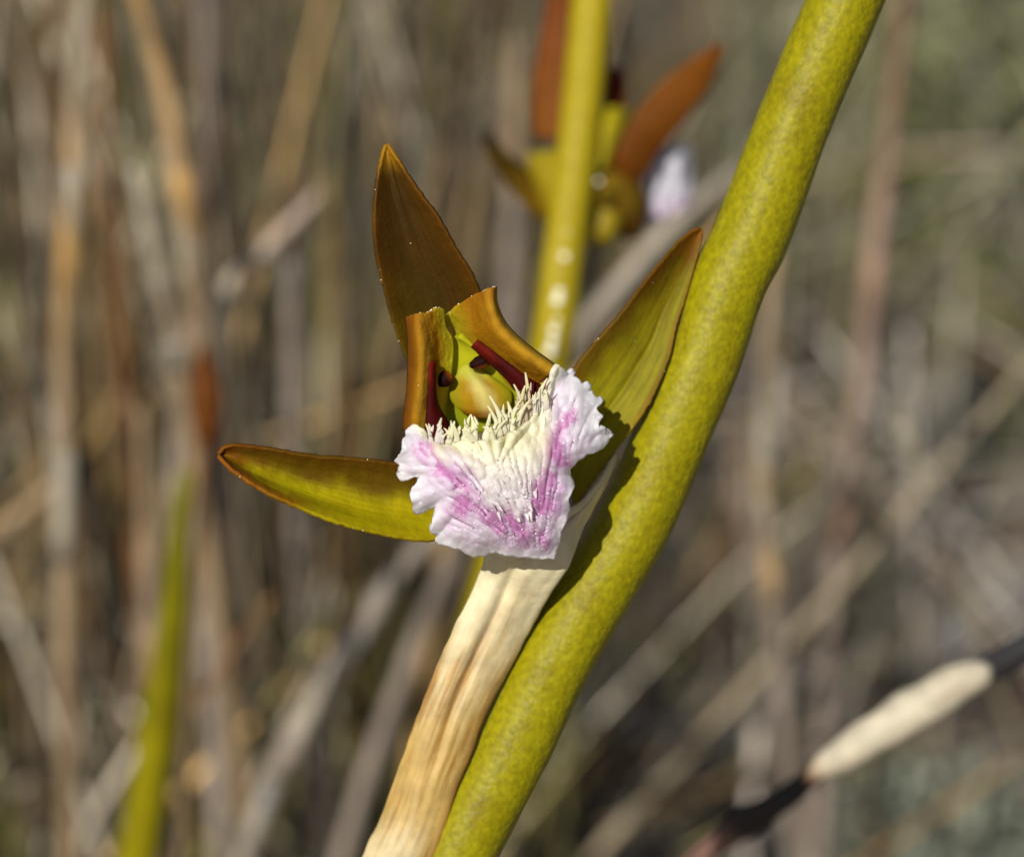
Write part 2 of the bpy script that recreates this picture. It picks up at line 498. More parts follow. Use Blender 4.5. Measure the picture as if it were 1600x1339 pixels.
# ---- petals: each a rolled band with its outer margin folded back
OCH = srgb(176, 122, 14, 0.9); BRW = srgb(122, 66, 8, 0.85); YG = srgb(196, 190, 34, 0.95); PAINTED_HI = srgb(196, 152, 40, 0.9)  # last tone is a highlight painted along the folded ridge
def petal(sections, cols, nu, nv, seed, name='petal'):
    """sections: rails (lists of px,py,z) from outer margin to inner margin"""
    rails = [catmull(r, nu) for r in sections]
    V = []; C = []
    for i in range(nu):
        sec = catmull([r[i] for r in rails], nv)
        s = i / (nu - 1)
        for j in range(nv):
            t = j / (nv - 1)
            q = sec[j].copy()
            if i == 0:
                q[1] += 1.8 * nz(t * 9 + seed, 0.5)
            V.append(P(q[0], q[1], q[2] + 0.06 * nz(s * 14, t * 10, seed)))
            k = t * (len(cols) - 1); a = min(int(k), len(cols) - 2)
            c = mix(cols[a], cols[a+1], k - a)
            n_ = fbm(t * 12 + seed, s * 3)
            c = mix(c, BRW, 0.45 * sm(0.0, 0.7, n_) * (1 - t * 0.6))
            c = mix(c, srgb(150, 80, 10, 0.9), 0.5 * (1 - sm(0.02, 0.2, s)) * (1 - t))
            C.append(c)
    o = mesh(name, V, grid_faces(nu, nv), M_PETAL, orchid, C, thick=0.26)
    b = Bag()
    for k in range(18):
        i = 0 if rnd.random() < 0.5 else rnd.randrange(nu * 2 // 3)
        j = rnd.randrange(nv) if i == 0 else rnd.choice([0, 1, 2, nv//4])
        vv, ff = ico(np.array(V[i*nv+j]) - F_ * 0.12 * MM, rnd.uniform(0.02, 0.04) * MM, 1)
        b.add(vv, ff, np.array([0.85, 0.78, 0.55]))
    mesh('gland_hairs', b.v, b.f, M_GLINT, o, b.c)
    return o
petal([
    [(637,496,0.9),(639,517,1.1),(640,547,1.2),(640,576,1.3),(638,612,1.4),(634,646,1.5),(632,672,1.6)],
    [(647,492,0.1),(650,515,0.0),(653,547,0.0),(653,576,0.1),(650,612,0.2),(645,646,0.4),(642,675,0.5)],
    [(652,491,-0.1),(656,514,-0.2),(659,547,-0.2),(659,576,-0.1),(657,612,0.0),(652,646,0.2),(650,677,0.3)],
    [(668,487,0.3),(669,512,0.4),(671,547,0.5),(671,576,0.6),(670,612,0.8),(668,646,0.9),(666,682,1.0)],
    [(682,481,0.8),(682,508,1.0),(682,547,1.3),(682,576,1.5),(682,612,1.7),(682,646,1.9),(682,690,2.1)],
    [(691,484,1.3),(694,510,1.6),(706,532,2.1),(704,576,2.3),(698,612,2.6),(694,646,2.8),(694,690,3.0)]],
    [BRW, mix(BRW, OCH, .5), PAINTED_HI, OCH, mix(OCH, YG, .6), YG], 46, 40, 1.0)
petal([
    [(773,449,0.4),(774,472,0.6),(786,502,0.8),(804,524,0.8),(830,546,0.7),(852,562,0.6),(870,575,0.5)],
    [(766,451,-0.5),(768,478,-0.6),(778,508,-0.6),(798,531,-0.6),(824,553,-0.6),(846,568,-0.5),(864,580,-0.3)],
    [(741,460,0.2),(748,490,0.4),(758,517,0.6),(778,543,0.8),(803,567,0.9),(829,584,1.0),(848,594,1.0)],
    [(715,477,1.2),(726,500,1.5),(738,522,1.8),(757,549,2.2),(781,575,2.4),(806,597,2.4),(826,612,2.4)],
    [(696,494,2.2),(700,503,2.6),(711,514,3.0),(713,534,3.6),(744,580,4.2),(770,620,4.6),(800,650,4.8)]],
    [PAINTED_HI, OCH, OCH, mix(OCH, YG, .45), YG], 46, 34, 9.0)

# ---- column with its anther cap
CG = srgb(188, 186, 26, 0.9)
hood_L = [(700,526,2.2),(688,560,2.4),(680,600,2.6),(676,640,2.9),(680,690,3.2)]
hood_R = [(718,524,2.2),(752,546,2.4),(786,578,2.6),(812,608,2.9),(826,660,3.2)]
v, f, c = loft(hood_L, hood_R, 30, 20, lambda s, t: 0.5 * math.sin(math.pi*t), lambda s, t, q: mix(CG, srgb(140, 150, 18, 0.9), sm(0.3, 0.9, s)))
column = mesh('column', v, f, M_COLUMN, orchid, c, thick=0.3)
# cap: a bulging knob with a small peak
V = []; C = []; NU, NV = 26, 34
for i in range(NU):
    ph = math.pi * i / (NU - 1)
    for j in range(NV):
        th = 2 * math.pi * j / (NV - 1)
        x, y, z = math.sin(ph)*math.cos(th), math.cos(ph), math.sin(ph)*math.sin(th)
        px = 750 + 50 * x * (1 - 0.45 * max(0, y) ** 1.2) - 20 * max(0, y) ** 1.5 + 8 * max(0, -y)
        py = 614 - 40 * y - 5 * max(0, y) ** 4
        zz = 2.6 - 0.5 * max(z, -0.4) * (1 - 0.25 * abs(x)) - 0.22 * max(0, z) * math.exp(-((x + 0.1 - 0.2 * (1 - y)) / 0.22) ** 2) + 0.12 * max(0, z) * math.exp(-((x - 0.45) / 0.12) ** 2)
        V.append(P(px, py, zz + 0.07 * nz(x * 3, y * 3, z * 3)))
        k = abs(x + 0.12 - 0.2 * (1 - y))
        c = mix(srgb(228, 212, 120, 0.9), srgb(186, 142, 16, 0.85), sm(0.08, 0.5, k + 0.1 * nz(x * 4, y * 4, 1.0)))  # pale middle is a highlight painted into the colour
        c = mix(c, srgb(196, 194, 70, 0.9), sm(0.3, 0.85, y))
        c = mix(c, srgb(158, 152, 18, 0.9), sm(0.4, 0.9, abs(x + 0.1 * nz(x*3, y*3, 4.0))))
        c = mix(c, srgb(140, 84, 10, 0.8), sm(0.35, 0.95, -y) * 0.8)  # lower part browned: shade under the cap painted in
        C.append(c)
mesh('anther_cap', V, grid_faces(NU, NV), M_COLUMN, column, C)
# two dark knobs beside the cap
for (cx, cy, rx, ry, ang) in ((693, 593, 15, 12.5, -25), (751, 566, 19, 11, -22)):
    v, f = ico((0, 0, 0), (1, 1, 1), 2)
    ca, sa = math.cos(math.radians(ang)), math.sin(math.radians(ang))
    W = []; C = []
    for a in v:
        x = a[0] * rx; y = a[1] * ry * (1 + 0.2 * a[0])
        W.append(P(cx + x * ca - y * sa + 2.5 * nz(a[0]*2, a[1]*2, cx), cy + x * sa + y * ca, 1.75 + a[2] * 0.35))
        C.append(mix(srgb(30, 5, 3), srgb(130, 66, 8), sm(0.35, 1.0, (a[0] if cx < 700 else a[1]))))
    mesh('column_tooth', W, f, M_RED, column, C)

# ---- lip
OUT = [(644.5,665),(636,674),(634,684),(628,690),(630,700),(626,708),(618,719),(626,727),(623,735),(622,743),(629,750),(640,748),(652,744),(657,745),
 (652,755),(643,762),(641,775),(646,783),(646,793),(652,802),(660,798),(670,793),(682,790),(680,803),(674,818),(671,828),(676,832),(683,833),(681,843),(687,849),(696,850),
 (710,855),(720,857),(728,863),(739,868),(747,866),(755,867),(764,862),(774,861),(786,865),(800,867),(812,869),(826,869),(843,872),(856,872),(865,873),
 (869,857),(874,844),(876,830),(883,818),(886,803),(890,790),(889,778),(896,763),(893,752),(889,744),(888,733),(900,720),(916,709),(929,706),(940,699),(947,690),(957,680),(953,672),
 (946,672),(944,665),(935,668),(936,660),(942,653),(936,645),(932,637),(941,629),(938,621),(930,622),(924,613),(917,612),(922,603),(916,597),(908,601),(902,592),(895,590),(898,582),(893,576),(886,583),(880,576),(870,569),
 (864,578),(859,594),(855,612),(846,632),(830,654),(810,672),(788,682),(776,690),(770,684),(760,690),(748,688),(740,694),(730,688),(714,692),(704,686),(690,690),(672,686),(658,669),(651,663)]
CX, CY = 775.0, 735.0
NT, NR = 480, 52
oc = np.array(OUT + [OUT[0]], float)
kk = np.concatenate([[0], np.cumsum(np.linalg.norm(np.diff(oc, axis=0), axis=1))])
tt = np.linspace(0, kk[-1], NT + 1)[:-1]
ox = np.interp(tt, kk, oc[:, 0]); oy = np.interp(tt, kk, oc[:, 1])
STREAK = [(709,744,16,7,1.1,1.0),(724,764,14,6,1.2,.8),(722,789,16,9,.6,1.0),(750,797,19,7,1.1,.85),(775,811,21,8,1.0,1.1),(805,816,28,8,.95,1.1),
 (820,830,22,7,1.0,.9),(842,776,26,8,1.35,1.4),(854,748,14,7,1.2,1.4),(845,836,24,7,1.0,.7),(868,711,18,8,.7,1.3),(857,699,9,5,1.2,.8),(876,669,26,7,-.9,1.1),
 (884,655,22,7,-.9,.9),(688,726,22,7,.95,.85),(671,702,22,6,1.0,.7),(752,761,20,5,1.1,.4),(828,795,18,5,1.2,.7),(862,690,20,7,-1.1,.9),(863,630,20,5,1.3,.45),(712,757,9,6,0,.7),(741,784,12,5,1.2,.5),(862,790,20,6,1.2,.5),(858,722,14,6,1.2,.6)]
LILAC = [(705,740,38,1.0),(735,800,44,.9),(800,830,48,1.0),(862,780,42,1.2),(872,700,36,1.0),(872,650,30,.8),(668,700,26,.7),(855,840,26,.8),(868,610,18,.6),(905,705,22,.6)]
APX, APY = 842.0, 885.0
def flow(x, y):
    return math.atan2(x - APX, APY - y), math.hypot(x - APX, y - APY)
def crest_mask(x, y):
    ph, ds = flow(x, y)
    w = 16 * nz(ph * 9, ds * 0.012, 3.0) + 10 * nz(ph * 26, ds * 0.02, 8.0)
    lo = (x - 676) * 0.66 + (676 - y) * 0.75 + 0 * w      # distance inside the lower left side
    d1 = ((x - 672) * 0.67 - (y - 684) * 0.74) + w + 6
    d2 = (866 + (640 - y) * 0.16 - x) + 1.0 * w + 14 * nz(y * 0.035, x * 0.02, 4.4)
    d3 = (815 - y) + w
    return sm(-8, 16, d1) * sm(-10, 22, d2) * sm(-10, 18, d3)
def lip_z(x, y, r, th, k):
    dx, dy = (x - 775) / 130.0, (y - 735) / 130.0
    z = -2.6 + 1.3 * dx * dx + 0.5 * dx
    z += (2.2 * dy * (0.45 + 0.55 * dy) if dy > 0 else 0.7 * dy * dy)
    up = sm(735, 665, y) if y < 735 else 0.0
    z += 0.8 * up * (1 - sm(0.5, 1.0, abs(dx)))
    z += 0.5 * sm(0.72, 1.08, dy)
    edge = r ** 5
    ruf = math.sin(k * 2 * math.pi * 11 + 2.2 * math.sin(k * 21)) * 0.35 + 1.1 * nz(math.cos(th) * 3.2, math.sin(th) * 3.2, 2.2) + 0.3 * nz(math.cos(th) * 12, math.sin(th) * 12, r * 3)
    top = 1 - sm(690, 650, y) * sm(855, 820, x) * sm(655, 690, x)
    z += edge * ruf * 1.05 * top * (0.35 + 0.65 * sm(855, 815, y))
    z += 0.16 * nz(x * 0.045, y * 0.045) + 0.05 * nz(x * 0.13, y * 0.13, 4)
    ph, ds = flow(x, y)
    m = crest_mask(x, y)
    ridge = 1 - abs(nz(ph * 17 + 0.3 * nz(x * 0.05, y * 0.05), ds * 0.016, 6.0)) * 2.2
    fine = 1 - abs(nz(ph * 40, ds * 0.035, 2.0)) * 2.0
    z -= m * (0.24 + 0.13 * ridge + 0.03 * fine)
    z -= (1 - m) * 0.16 * max(0, ridge) * (1 - sm(0.7, 0.95, r))
    return z
WHITE = np.array([0.90, 0.88, 0.91]); CREAM = np.array([0.94, 0.90, 0.66]); LIL = np.array([0.74, 0.48, 0.74]); MAG = np.array([0.60, 0.10, 0.45])
def lip_col(x, y, r):
    ph, ds = flow(x, y)
    m = crest_mask(x, y)
    top = sm(760, 690, y)
    c = mix(WHITE, mix(np.array([0.93, 0.88, 0.87]), CREAM, top), m)
    st = nz(ph * 17 + 0.3 * nz(x * 0.05, y * 0.05), ds * 0.016, 6.0)
    valley = sm(0.0, 0.4, abs(st)) * 0.7 + 0.5 * sm(-0.1, 0.5, nz(ph * 40, ds * 0.035, 2.0))
    l = 0
    for (a, b, s, k) in LILAC:
        l = max(l, k * math.exp(-((x - a) ** 2 + (y - b) ** 2) / (s * s)))
    grain = 0.75 + 0.5 * nz(x * 0.3, y * 0.3, 3.0)
    c = mix(c, LIL, min(0.9, l * (0.62 + 0.45 * valley) * grain) * (1 - 0.8 * m) * (1 - 0.8 * sm(0.82, 0.97, r)))
    g = 0
    xx = x + 8 * nz(x * 0.06, y * 0.06, 5); yy = y + 8 * nz(x * 0.06, y * 0.06, 9)
    for (a, b, ln, wd, an, k) in STREAK:
        dx, dy = xx - a, yy - b
        u = dx * math.cos(an) + dy * math.sin(an); q = -dx * math.sin(an) + dy * math.cos(an)
        g = max(g, k * math.exp(-(u / (ln * 1.25)) ** 2 - (q / (wd * 1.9)) ** 2))
    band = math.exp(-((m - 0.28) / 0.38) ** 2) * (1 - sm(0.78, 0.95, r)) * sm(640, 700, y)
    vein = sm(0.05, 0.45, nz(ph * 30 + 0.4 * nz(x * 0.06, y * 0.06, 2), ds * 0.014, 12.0) + 0.25 * nz(ph * 70, ds * 0.05, 4.0))
    c = mix(c, np.array([0.66, 0.22, 0.56]), 0.75 * band * vein)
    c = mix(c, MAG, min(0.66, sm(0.10, 0.75, g * (0.6 + 0.6 * valley) * grain)) * (1 - 0.45 * m))
    return c
def crinkle(x, y, k):
    t = k * 140
    return x + 1.6 * nz(t, 1.3), y + 1.6 * nz(t, 7.9)
bx_, by_ = [], []
for i in range(NT):
    q = crinkle(ox[i], oy[i], i / NT); bx_.append(q[0]); by_.append(q[1])
bpts = np.stack([bx_, by_], 1)
def inside(x, y):
    r = False; j = NT - 1
    for i in range(NT):
        if (by_[i] > y) != (by_[j] > y) and x < (bx_[j] - bx_[i]) * (y - by_[i]) / (by_[j] - by_[i]) + bx_[i]: r = not r
        j = i
    return r
pts2 = [Vector(p) for p in bpts]
STEP = 2.5; row = 0
yy_ = 566.0
while yy_ < 876:
    xx_ = 616.0 + (STEP / 2 if row % 2 else 0)
    while xx_ < 960:
        if np.min((bpts[:, 0] - xx_) ** 2 + (bpts[:, 1] - yy_) ** 2) > 3.0 and inside(xx_, yy_):
            pts2.append(Vector((xx_ + rnd.uniform(-.3, .3), yy_ + rnd.uniform(-.3, .3))))
        xx_ += STEP
    yy_ += STEP * 0.87; row += 1
res = mgeo.delaunay_2d_cdt(pts2, [], [list(range(NT))], 1, 1e-5)
V = []; C = []; F2 = [tuple(q)[::-1] for q in res[2]]; RR = []
for p in res[0]:
    d2 = (bpts[:, 0] - p.x) ** 2 + (bpts[:, 1] - p.y) ** 2
    i = int(np.argmin(d2)); dist = math.sqrt(d2[i])
    r = 1 - min(1, dist / 95.0)
    th = math.atan2(p.y - CY, p.x - CX)
    V.append(P(p.x, p.y, lip_z(p.x, p.y, r, th, (th + math.pi) / 6.2832)))
    C.append(lip_col(p.x, p.y, r)); RR.append(r)
lip = mesh('lip', V, F2, M_LIP, orchid, C, thick=0.24)

# red side lobes of the lip standing beside the column
def side(A, B):
    v, f, c = loft(A, B, 26, 8, lambda s, t: -0.25 * math.sin(math.pi * t),
        lambda s, t, q: mix(srgb(120, 26, 12, 0.6), srgb(74, 6, 4, 0.6), sm(0.05, 0.45, s + 0.15*nz(s*8, t*4))), rag=0.8)
    mesh('side_lobe', v, f, M_RED, lip, c, thick=0.3)
side([(669,566,0.3),(670,590,0.4),(670,620,0.5),(667,645,0.5),(664,672,0.2),(660,690,-0.2)],
     [(678,564,0.8),(677,590,0.9),(678,615,1.0),(684,638,1.0),(698,662,1.0),(706,690,0.6)])
side([(744,533,0.8),(762,545,0.8),(785,562,0.7),(806,577,0.5),(826,592,0.1),(850,606,-0.3)],
     [(738,539,1.2),(753,553,1.3),(775,572,1.2),(794,591,1.0),(810,612,0.5),(832,632,0.0)])
# mauve flank behind the right lobe of the lip
v, f, c = loft([(846,588,0.9),(850,600,0.8),(852,620,0.6)], [(864,580,0.6),(864,598,0.3),(860,620,0.0)], 10, 6, lambda s, t: 0.0, lambda s, t, q: srgb(176, 96, 120, 0.8))
mesh('lip_flank', v, f, M_LIP, lip, c, thick=0.2)

# crest: cream lobed blades rising from the middle of the lip
bag = Bag()
def blade(x, y, dirx, diry, ln, w, rise, c, z0=None, tip=0.0, bend=None):
    """a tapering, flattened lobe rooted at px,py on the lip; rise: mm towards the viewer at the tip"""
    n = 9
    if z0 is None: z0 = lip_z(x, y, 0.4, 0, 0) + 0.12
    l = math.hypot(dirx, diry); dirx /= l; diry /= l
    if bend is None: bend = rnd.uniform(-0.22, 0.22)
    V = []; C = []
    k = rnd.random() * 20
    for i in range(n):
        s = i / (n - 1)
        qx = x + dirx * ln * s - diry * ln * bend * s * s
        qy = y + diry * ln * s + dirx * ln * bend * s * s
        ww = w * (1 - 0.8 * s ** 1.6) * (1 + 0.35 * nz(s * 4 + k, 2.0))
        zz = z0 - rise * (s ** 0.8)
        for j in range(8):
            a = 2 * math.pi * j / 8
            V.append(P(qx - diry * ww * math.cos(a), qy + dirx * ww * math.cos(a), zz + 0.4 * ww * 0.0325 * math.sin(a)))
            C.append(mix(c, np.array([0.90, 0.86, 0.52]), tip * s))
    f = [(i*8+j, i*8+(j+1) % 8, (i+1)*8+(j+1) % 8, (i+1)*8+j) for i in range(n-1) for j in range(8)]
    f += [tuple(range(8))[::-1], tuple(range((n-1)*8, n*8))]
    bag.add(V, f, np.array(C))
# ragged upper margin
TIPS = [(668,694,665,672),(674,694,673,662),(684,694,685,653),(690,694,692,668),(700,694,710,658),(714,692,716,664),(724,692,729,648),(730,692,736,660),(740,692,749,650),(747,690,742,664),
 (758,690,767,646),(766,690,777,652),(772,688,764,668),(781,684,778,633),(788,680,783,617),(794,676,797,622),(800,674,804,628),(808,668,813,622),(814,664,806,604),(821,662,819,600),(827,658,829,582),(834,654,838,590),(841,648,839,606),(847,644,851,603),(853,644,857,612),(838,654,828,615),(791,684,790,640),(801,678,799,640),(742,692,727,668),(702,694,703,672)]
for (x, y, a, b) in TIPS:
    cc = np.array([0.70, 0.56, 0.42]) if 800 < a < 832 and b < 610 else (np.array([0.92, 0.89, 0.72]) if 695 < x < 835 else np.array([0.84, 0.78, 0.78]))
    ln = math.hypot(a - x, b - y)
    blade(x, y, a - x, b - y, ln, rnd.uniform(3.6, 6.8), rnd.uniform(0.1, 0.7), cc, z0=lip_z(x, y, 0.5, 0, 0) + 0.15, tip=0.8, bend=rnd.uniform(-0.4, 0.4))
    for h in range(3):
        if rnd.random() < 0.75:
            m = rnd.uniform(0.35, 0.75); sx = rnd.choice([-1, 1])
            blade(x + (a-x)*m, y + (b-y)*m, (a - x)*0.5 + sx * rnd.uniform(8, 22), b - y, rnd.uniform(7, 15), rnd.uniform(1.8, 3.2), 0.15, cc, z0=lip_z(x, y, 0.5, 0, 0) - 0.15, tip=0.7)
# lobes lying along the flow of the crest, their tips free along its lower edge
n_ = 0
while n_ < 60:
    x = rnd.uniform(676, 866); y = rnd.uniform(640, 835)
    if y < 700 - max(0, x - 780) * 0.75: continue
    m = crest_mask(x, y)
    if y > 785 and rnd.random() < 0.75: continue
    if m < 0.25 or (m > 0.9 and rnd.random() < 0.45): continue
    ph, ds = flow(x, y)
    dx, dy = -math.sin(ph), math.cos(ph)             # towards the foot of the lip
    if x > 838 and y < 700: dx, dy = math.sin(ph) * 0.7, -math.cos(ph)
    dx += rnd.uniform(-0.22, 0.22)
    c = mix(np.array([0.92, 0.89, 0.74]), np.array([0.90, 0.84, 0.86]), sm(690, 770, y + 0.6 * abs(x - 790)))
    blade(x, y, dx, dy, rnd.uniform(16, 32), rnd.uniform(3.2, 6.0), rnd.uniform(-0.14, 0.02), c * rnd.uniform(0.96, 1.03), z0=lip_z(x, y, 0.4, 0, 0) + 0.05 + 0.05 * sm(730, 780, y), bend=rnd.uniform(-0.15, 0.15))
    n_ += 1
cr = mesh('crest', bag.v, bag.f, M_FRINGE, lip, bag.c)
tag(cr, kind='stuff')
# glassy warts on the lip
b = Bag()
for k in range(260):
    i = rnd.randrange(len(V))
    c0 = np.array(V[i]) - F_ * 0.13 * MM
    vv, ff = ico(c0, rnd.uniform(0.02, 0.05) * MM, 1)
    b.add(vv, ff, np.array(C[i]) * 0.6 + 0.35)
w = mesh('warts', b.v, b.f, M_GLINT, lip, b.c)
tag(w, kind='stuff')

# ------------------------------------------------------------------ second orchid, behind
Z2 = 64.0
path2 = [(946,-260,Z2+4),(934,-120,Z2+3),(925,0,Z2+2),(914,120,Z2+1),(903,230,Z2),(889,340,Z2),(878,420,Z2),(868,500,Z2),(856,570,Z2+1),(835,680,Z2+2),(800,800,Z2+4),(762,930,Z2+8),(722,1060,Z2+14),(690,1190,Z2+20),(665,1320,Z2+26),(650,1420,Z2+32)]
p2 = [P(*q) for q in catmull(path2, 80)]
dn = root(p2[-3], p2[-1])
pth = p2 + dn
base2 = pth[-1]
orchid2 = empty('orchid_plant', base2)
tag(orchid2, 'blurred second orchid with slim yellow stem and orange-brown flower facing away', 'orchid')
v, f = tube(pth, np.concatenate([np.linspace(0.8, 1.52, 12), np.full(68, 1.55), np.full(len(dn), 1.7)]) * MM, 22)
stem2 = mesh('stem', v, f, M_STEM, orchid2, [srgb(178, 158, 20, 0.68)] * len(v))
b = 0
for (x, y, r) in ((882,401,0.36),(874,458,0.42),(871,470,0.46),(870,500,0.30),(866,517,0.38),(864,534,0.34),(860,549,0.42),(886,364,0.26),(936,284,0.2)):  # pale beads added to stand in for blurred sun glints on the stem
    c0 = P(x, y, Z2 - 1.3)
    vv, ff = ico(c0, r * MM, 2)
    mesh('glint_bead', vv, ff, M_STEM_GLINT, stem2, [np.array([0.85, 0.82, 0.6])] * len(vv))
# its flower, seen from behind and the side
ORA = srgb(154, 88, 10, 0.66); ORD = srgb(140, 72, 22, 0.66)
def sep2(L, R, name, c0, c1, cam_=0.8):
    v, f, c = loft(L, R, 30, 12, lambda s, t: -cam_ * math.sin(math.pi*t), lambda s, t, q: mix(c0, c1, s))
    mesh(name, v, f, M_SEPAL, orchid2, c, thick=0.4)
Z3 = Z2 + 2.5
sep2([(880,-60,Z3+2),(862,-20,Z3+2),(845,60,Z3+2),(833,140,Z3+1),(836,215,Z3)], [(884,-60,Z3+2),(898,-20,Z3+2),(915,60,Z3+2),(918,140,Z3+1),(905,222,Z3)], 'dorsal_sepal', ORD, ORA)
sep2([(1128,70,Z3+1),(1085,92,Z3),(1030,135,Z3-1),(985,190,Z3-2),(960,240,Z3-2),(955,290,Z3)], [(1130,74,Z3+1),(1110,130,Z3),(1075,180,Z3-1),(1035,230,Z3-1),(1008,272,Z3-1),(985,300,Z3)], 'lateral_sepal', ORA, srgb(120, 66, 6, 0.75), 0.35)
sep2([(762,206,Z3-2),(790,240,Z3-2),(815,262,Z3-1),(845,285,Z3),(890,330,Z3+1)], [(756,214,Z3-2),(768,252,Z3-2),(795,288,Z3-1),(835,335,Z3),(880,352,Z3+1)], 'lateral_sepal', srgb(44, 34, 10, 0.9), srgb(150, 112, 10, 0.9))
sep2([(925,170,Z3+1),(922,200,Z3),(922,230,Z3),(928,262,Z3)], [(985,170,Z3+1),(980,205,Z3),(968,235,Z3),(950,265,Z3)], 'petal', srgb(184, 168, 24, 0.9), srgb(176, 160, 24, 0.9), 2.2)
sep2([(826,240,Z3+1),(826,270,Z3),(838,300,Z3),(855,335,Z3)], [(900,235,Z3+1),(905,270,Z3),(905,300,Z3),(900,345,Z3)], 'petal', srgb(170, 150, 30, 0.9), srgb(176, 150, 24, 0.9), 2.2)
sep2([(950,106,Z3+3),(946,135,Z3+3),(948,168,Z3+2)], [(968,106,Z3+3),(976,135,Z3+3),(975,168,Z3+2)], 'petal_tip', srgb(130, 50, 26, 0.9), srgb(140, 60, 20, 0.9), 0.5)
pc = [P(*q) for q in catmull([(905,330,Z3),(935,300,Z3-0.5),(965,290,Z3),(985,330,Z3+1),(985,370,Z3+2)], 20)]
v, f = tube(pc, np.interp(np.linspace(0,1,20), [0,.3,.7,1], [1.0,1.4,1.5,0.7]) * MM, 16)
mesh('column', v, f, M_COLUMN, orchid2, [mix(srgb(150,124,24,.8), srgb(80,44,8,.8), (i//16)/20) for i in range(len(v))])
pc = [P(*q) for q in catmull([(895,360,Z2+1),(915,350,Z3),(940,360,Z3),(950,330,Z3)], 14)]
v, f = tube(pc, np.full(14, 1.2) * MM, 14)
mesh('flower_stalk', v, f, M_STEM, orchid2, [srgb(140, 120, 14, 0.9)] * len(v))
V3 = []; C3 = []
for i in range(24):
    for j in range(20):
        a = i / 23; t = j / 19
        x = 1008 + 70 * a + 6 * nz(t*5, a*3); y = 245 + 105 * t - 22 * a * (1 - t) + 8 * nz(a*6, t*6, 2) - 25 * a * t
        V3.append(P(x, y, Z3 + 3 - 2 * math.sin(a*3) + 1.2 * nz(a*5, t*5, 5)))
        C3.append(mix(np.array([.8, .78, .84]), np.array([.6, .4, .58]), sm(0.6, 1, t) * 0.6))
mesh('lip', V3, grid_faces(24, 20), M_LIP, orchid2, C3, thick=0.3)

# ------------------------------------------------------------------ blurred stalks that can be told apart
def stalk(name, label, cat, pts, rad_mm, c0, c1=None, grounded=True, group=None, sheath=True, patches=(), taper=0.6, mat=None):
    """pts: (px, py, distance from lens in mm) from the top down; the lowest end is carried into the soil"""
    k0 = pts[len(pts) // 2][2]
    near = lambda d: FOC + (d - FOC) * 0.86 if k0 < 335 else d
    rad_mm *= near(k0) / k0 * (0.62 if mat is None else 0.9)
    q = [P(x, y, near(d) - FOC) for (x, y, d) in pts]
    n = 26
    q = catmull(q, n) if len(q) > 2 else np.linspace(q[0], q[1], n)
    q = [np.array(a) for a in q]
    if grounded: q = q + root(q[-3], q[-1])
    q = np.array(q)
    k = len(q)
    rad = rad_mm * MM * (taper + (1 - taper) * np.minimum(1, np.linspace(0, 3, k)))
    v, f = tube(q, rad, 10, wob=0.15, seed=rad_mm)
    c1 = c0 if c1 is None else c1
    cs = []
    for i in range(len(v)):
        s = (i // 10) / n
        c = mix(c0, c1, min(1, s))
        for (a, w_, pc_) in patches:
            c = mix(c, pc_, math.exp(-((s - a) / w_) ** 2))
        cs.append(c * (1 + 0.45 * nz(s * 11, rad_mm * 3) + 0.3 * nz(s * 4, (i % 10) * 0.5, rad_mm)))
    o = mesh(name, v, f, mat or M_DRY, None, cs, origin=q[-1])
    tag(o, label, cat, group)
    if sheath:
        for a in (0.35, 0.7):
            i = int(a * n)
            seg = q[i:i+4] if i + 4 <= k else q[-4:]
            vv, ff = tube(seg, rad[i] * np.array([1.15, 1.14, 1.1, 1.05])[:len(seg)], 10)
            mesh('leaf_sheath', vv, ff, M_DRY, o, [c0 * 0.92] * len(vv))
    return o
tan_c = srgb(186, 146, 86, .8); tan2 = srgb(164, 138, 102, .75); greyp = srgb(172, 162, 142, .8); mauve = srgb(154, 140, 126, .8)
brown = srgb(126, 84, 42, .75); pale = srgb(186, 172, 150, .75); greyw = srgb(172, 166, 160, .75); pinkg = srgb(178, 154, 138, .75)
stalk('dry_stalk', 'tan upright dead stalk with a grey frayed top, left of the twin leaning stalks', 'stalk', [(140,-80,296),(132,20,298),(119,127,300),(109,355,306),(99,528,312),(100,800,322),(104,1100,334)], 1.75, greyp, tan2, patches=((.45,.15,tan_c),))
stalk('dry_stalk', 'leaning orange-tan dead stalk with a whitish band in its upper half', 'stalk', [(196,-90,290),(218,0,292),(254,127,296),(279,254,300),(300,406,306),(312,520,312),(322,760,325)], 1.95, tan_c, mauve, patches=((.42,.05,greyp),(.62,.14,tan2)))
stalk('dry_stalk', 'short pale grey dead stalk leaning against the orange-tan stalk', 'stalk', [(210,262,300),(222,310,301),(240,400,304),(262,492,309),(290,640,316)], 1.6, greyp, tan2)
stalk('dry_stalk', 'thin brown dead stalk between the tan upright one and the orange-tan one', 'stalk', [(160,20,318),(168,152,322),(183,457,334),(198,660,342),(210,860,350)], 1.1, brown)
stalk('broken_stalk', 'pinkish grey broken stalk slanting across the grass above the rust-brown bud', 'stalk', [(500,300,318),(477,325,318),(420,385,319),(355,450,320),(300,518,322),(285,620,330)], 1.55, pinkg, mauve, patches=((.5,.2,pale),))
stalk('dry_stalk', 'broad grey-brown dead stalk behind the leaning orange-tan one', 'stalk', [(322,-60,360),(325,100,364),(328,250,370),(340,420,378),(350,600,388)], 2.6, mauve, srgb(120,104,92,.7))
stalk('dry_stalk', 'grey-mauve dead stalk standing behind the left sepal', 'stalk', [(450,400,330),(455,480,332),(460,600,338),(468,760,346),(480,960,356)], 2.2, mauve)
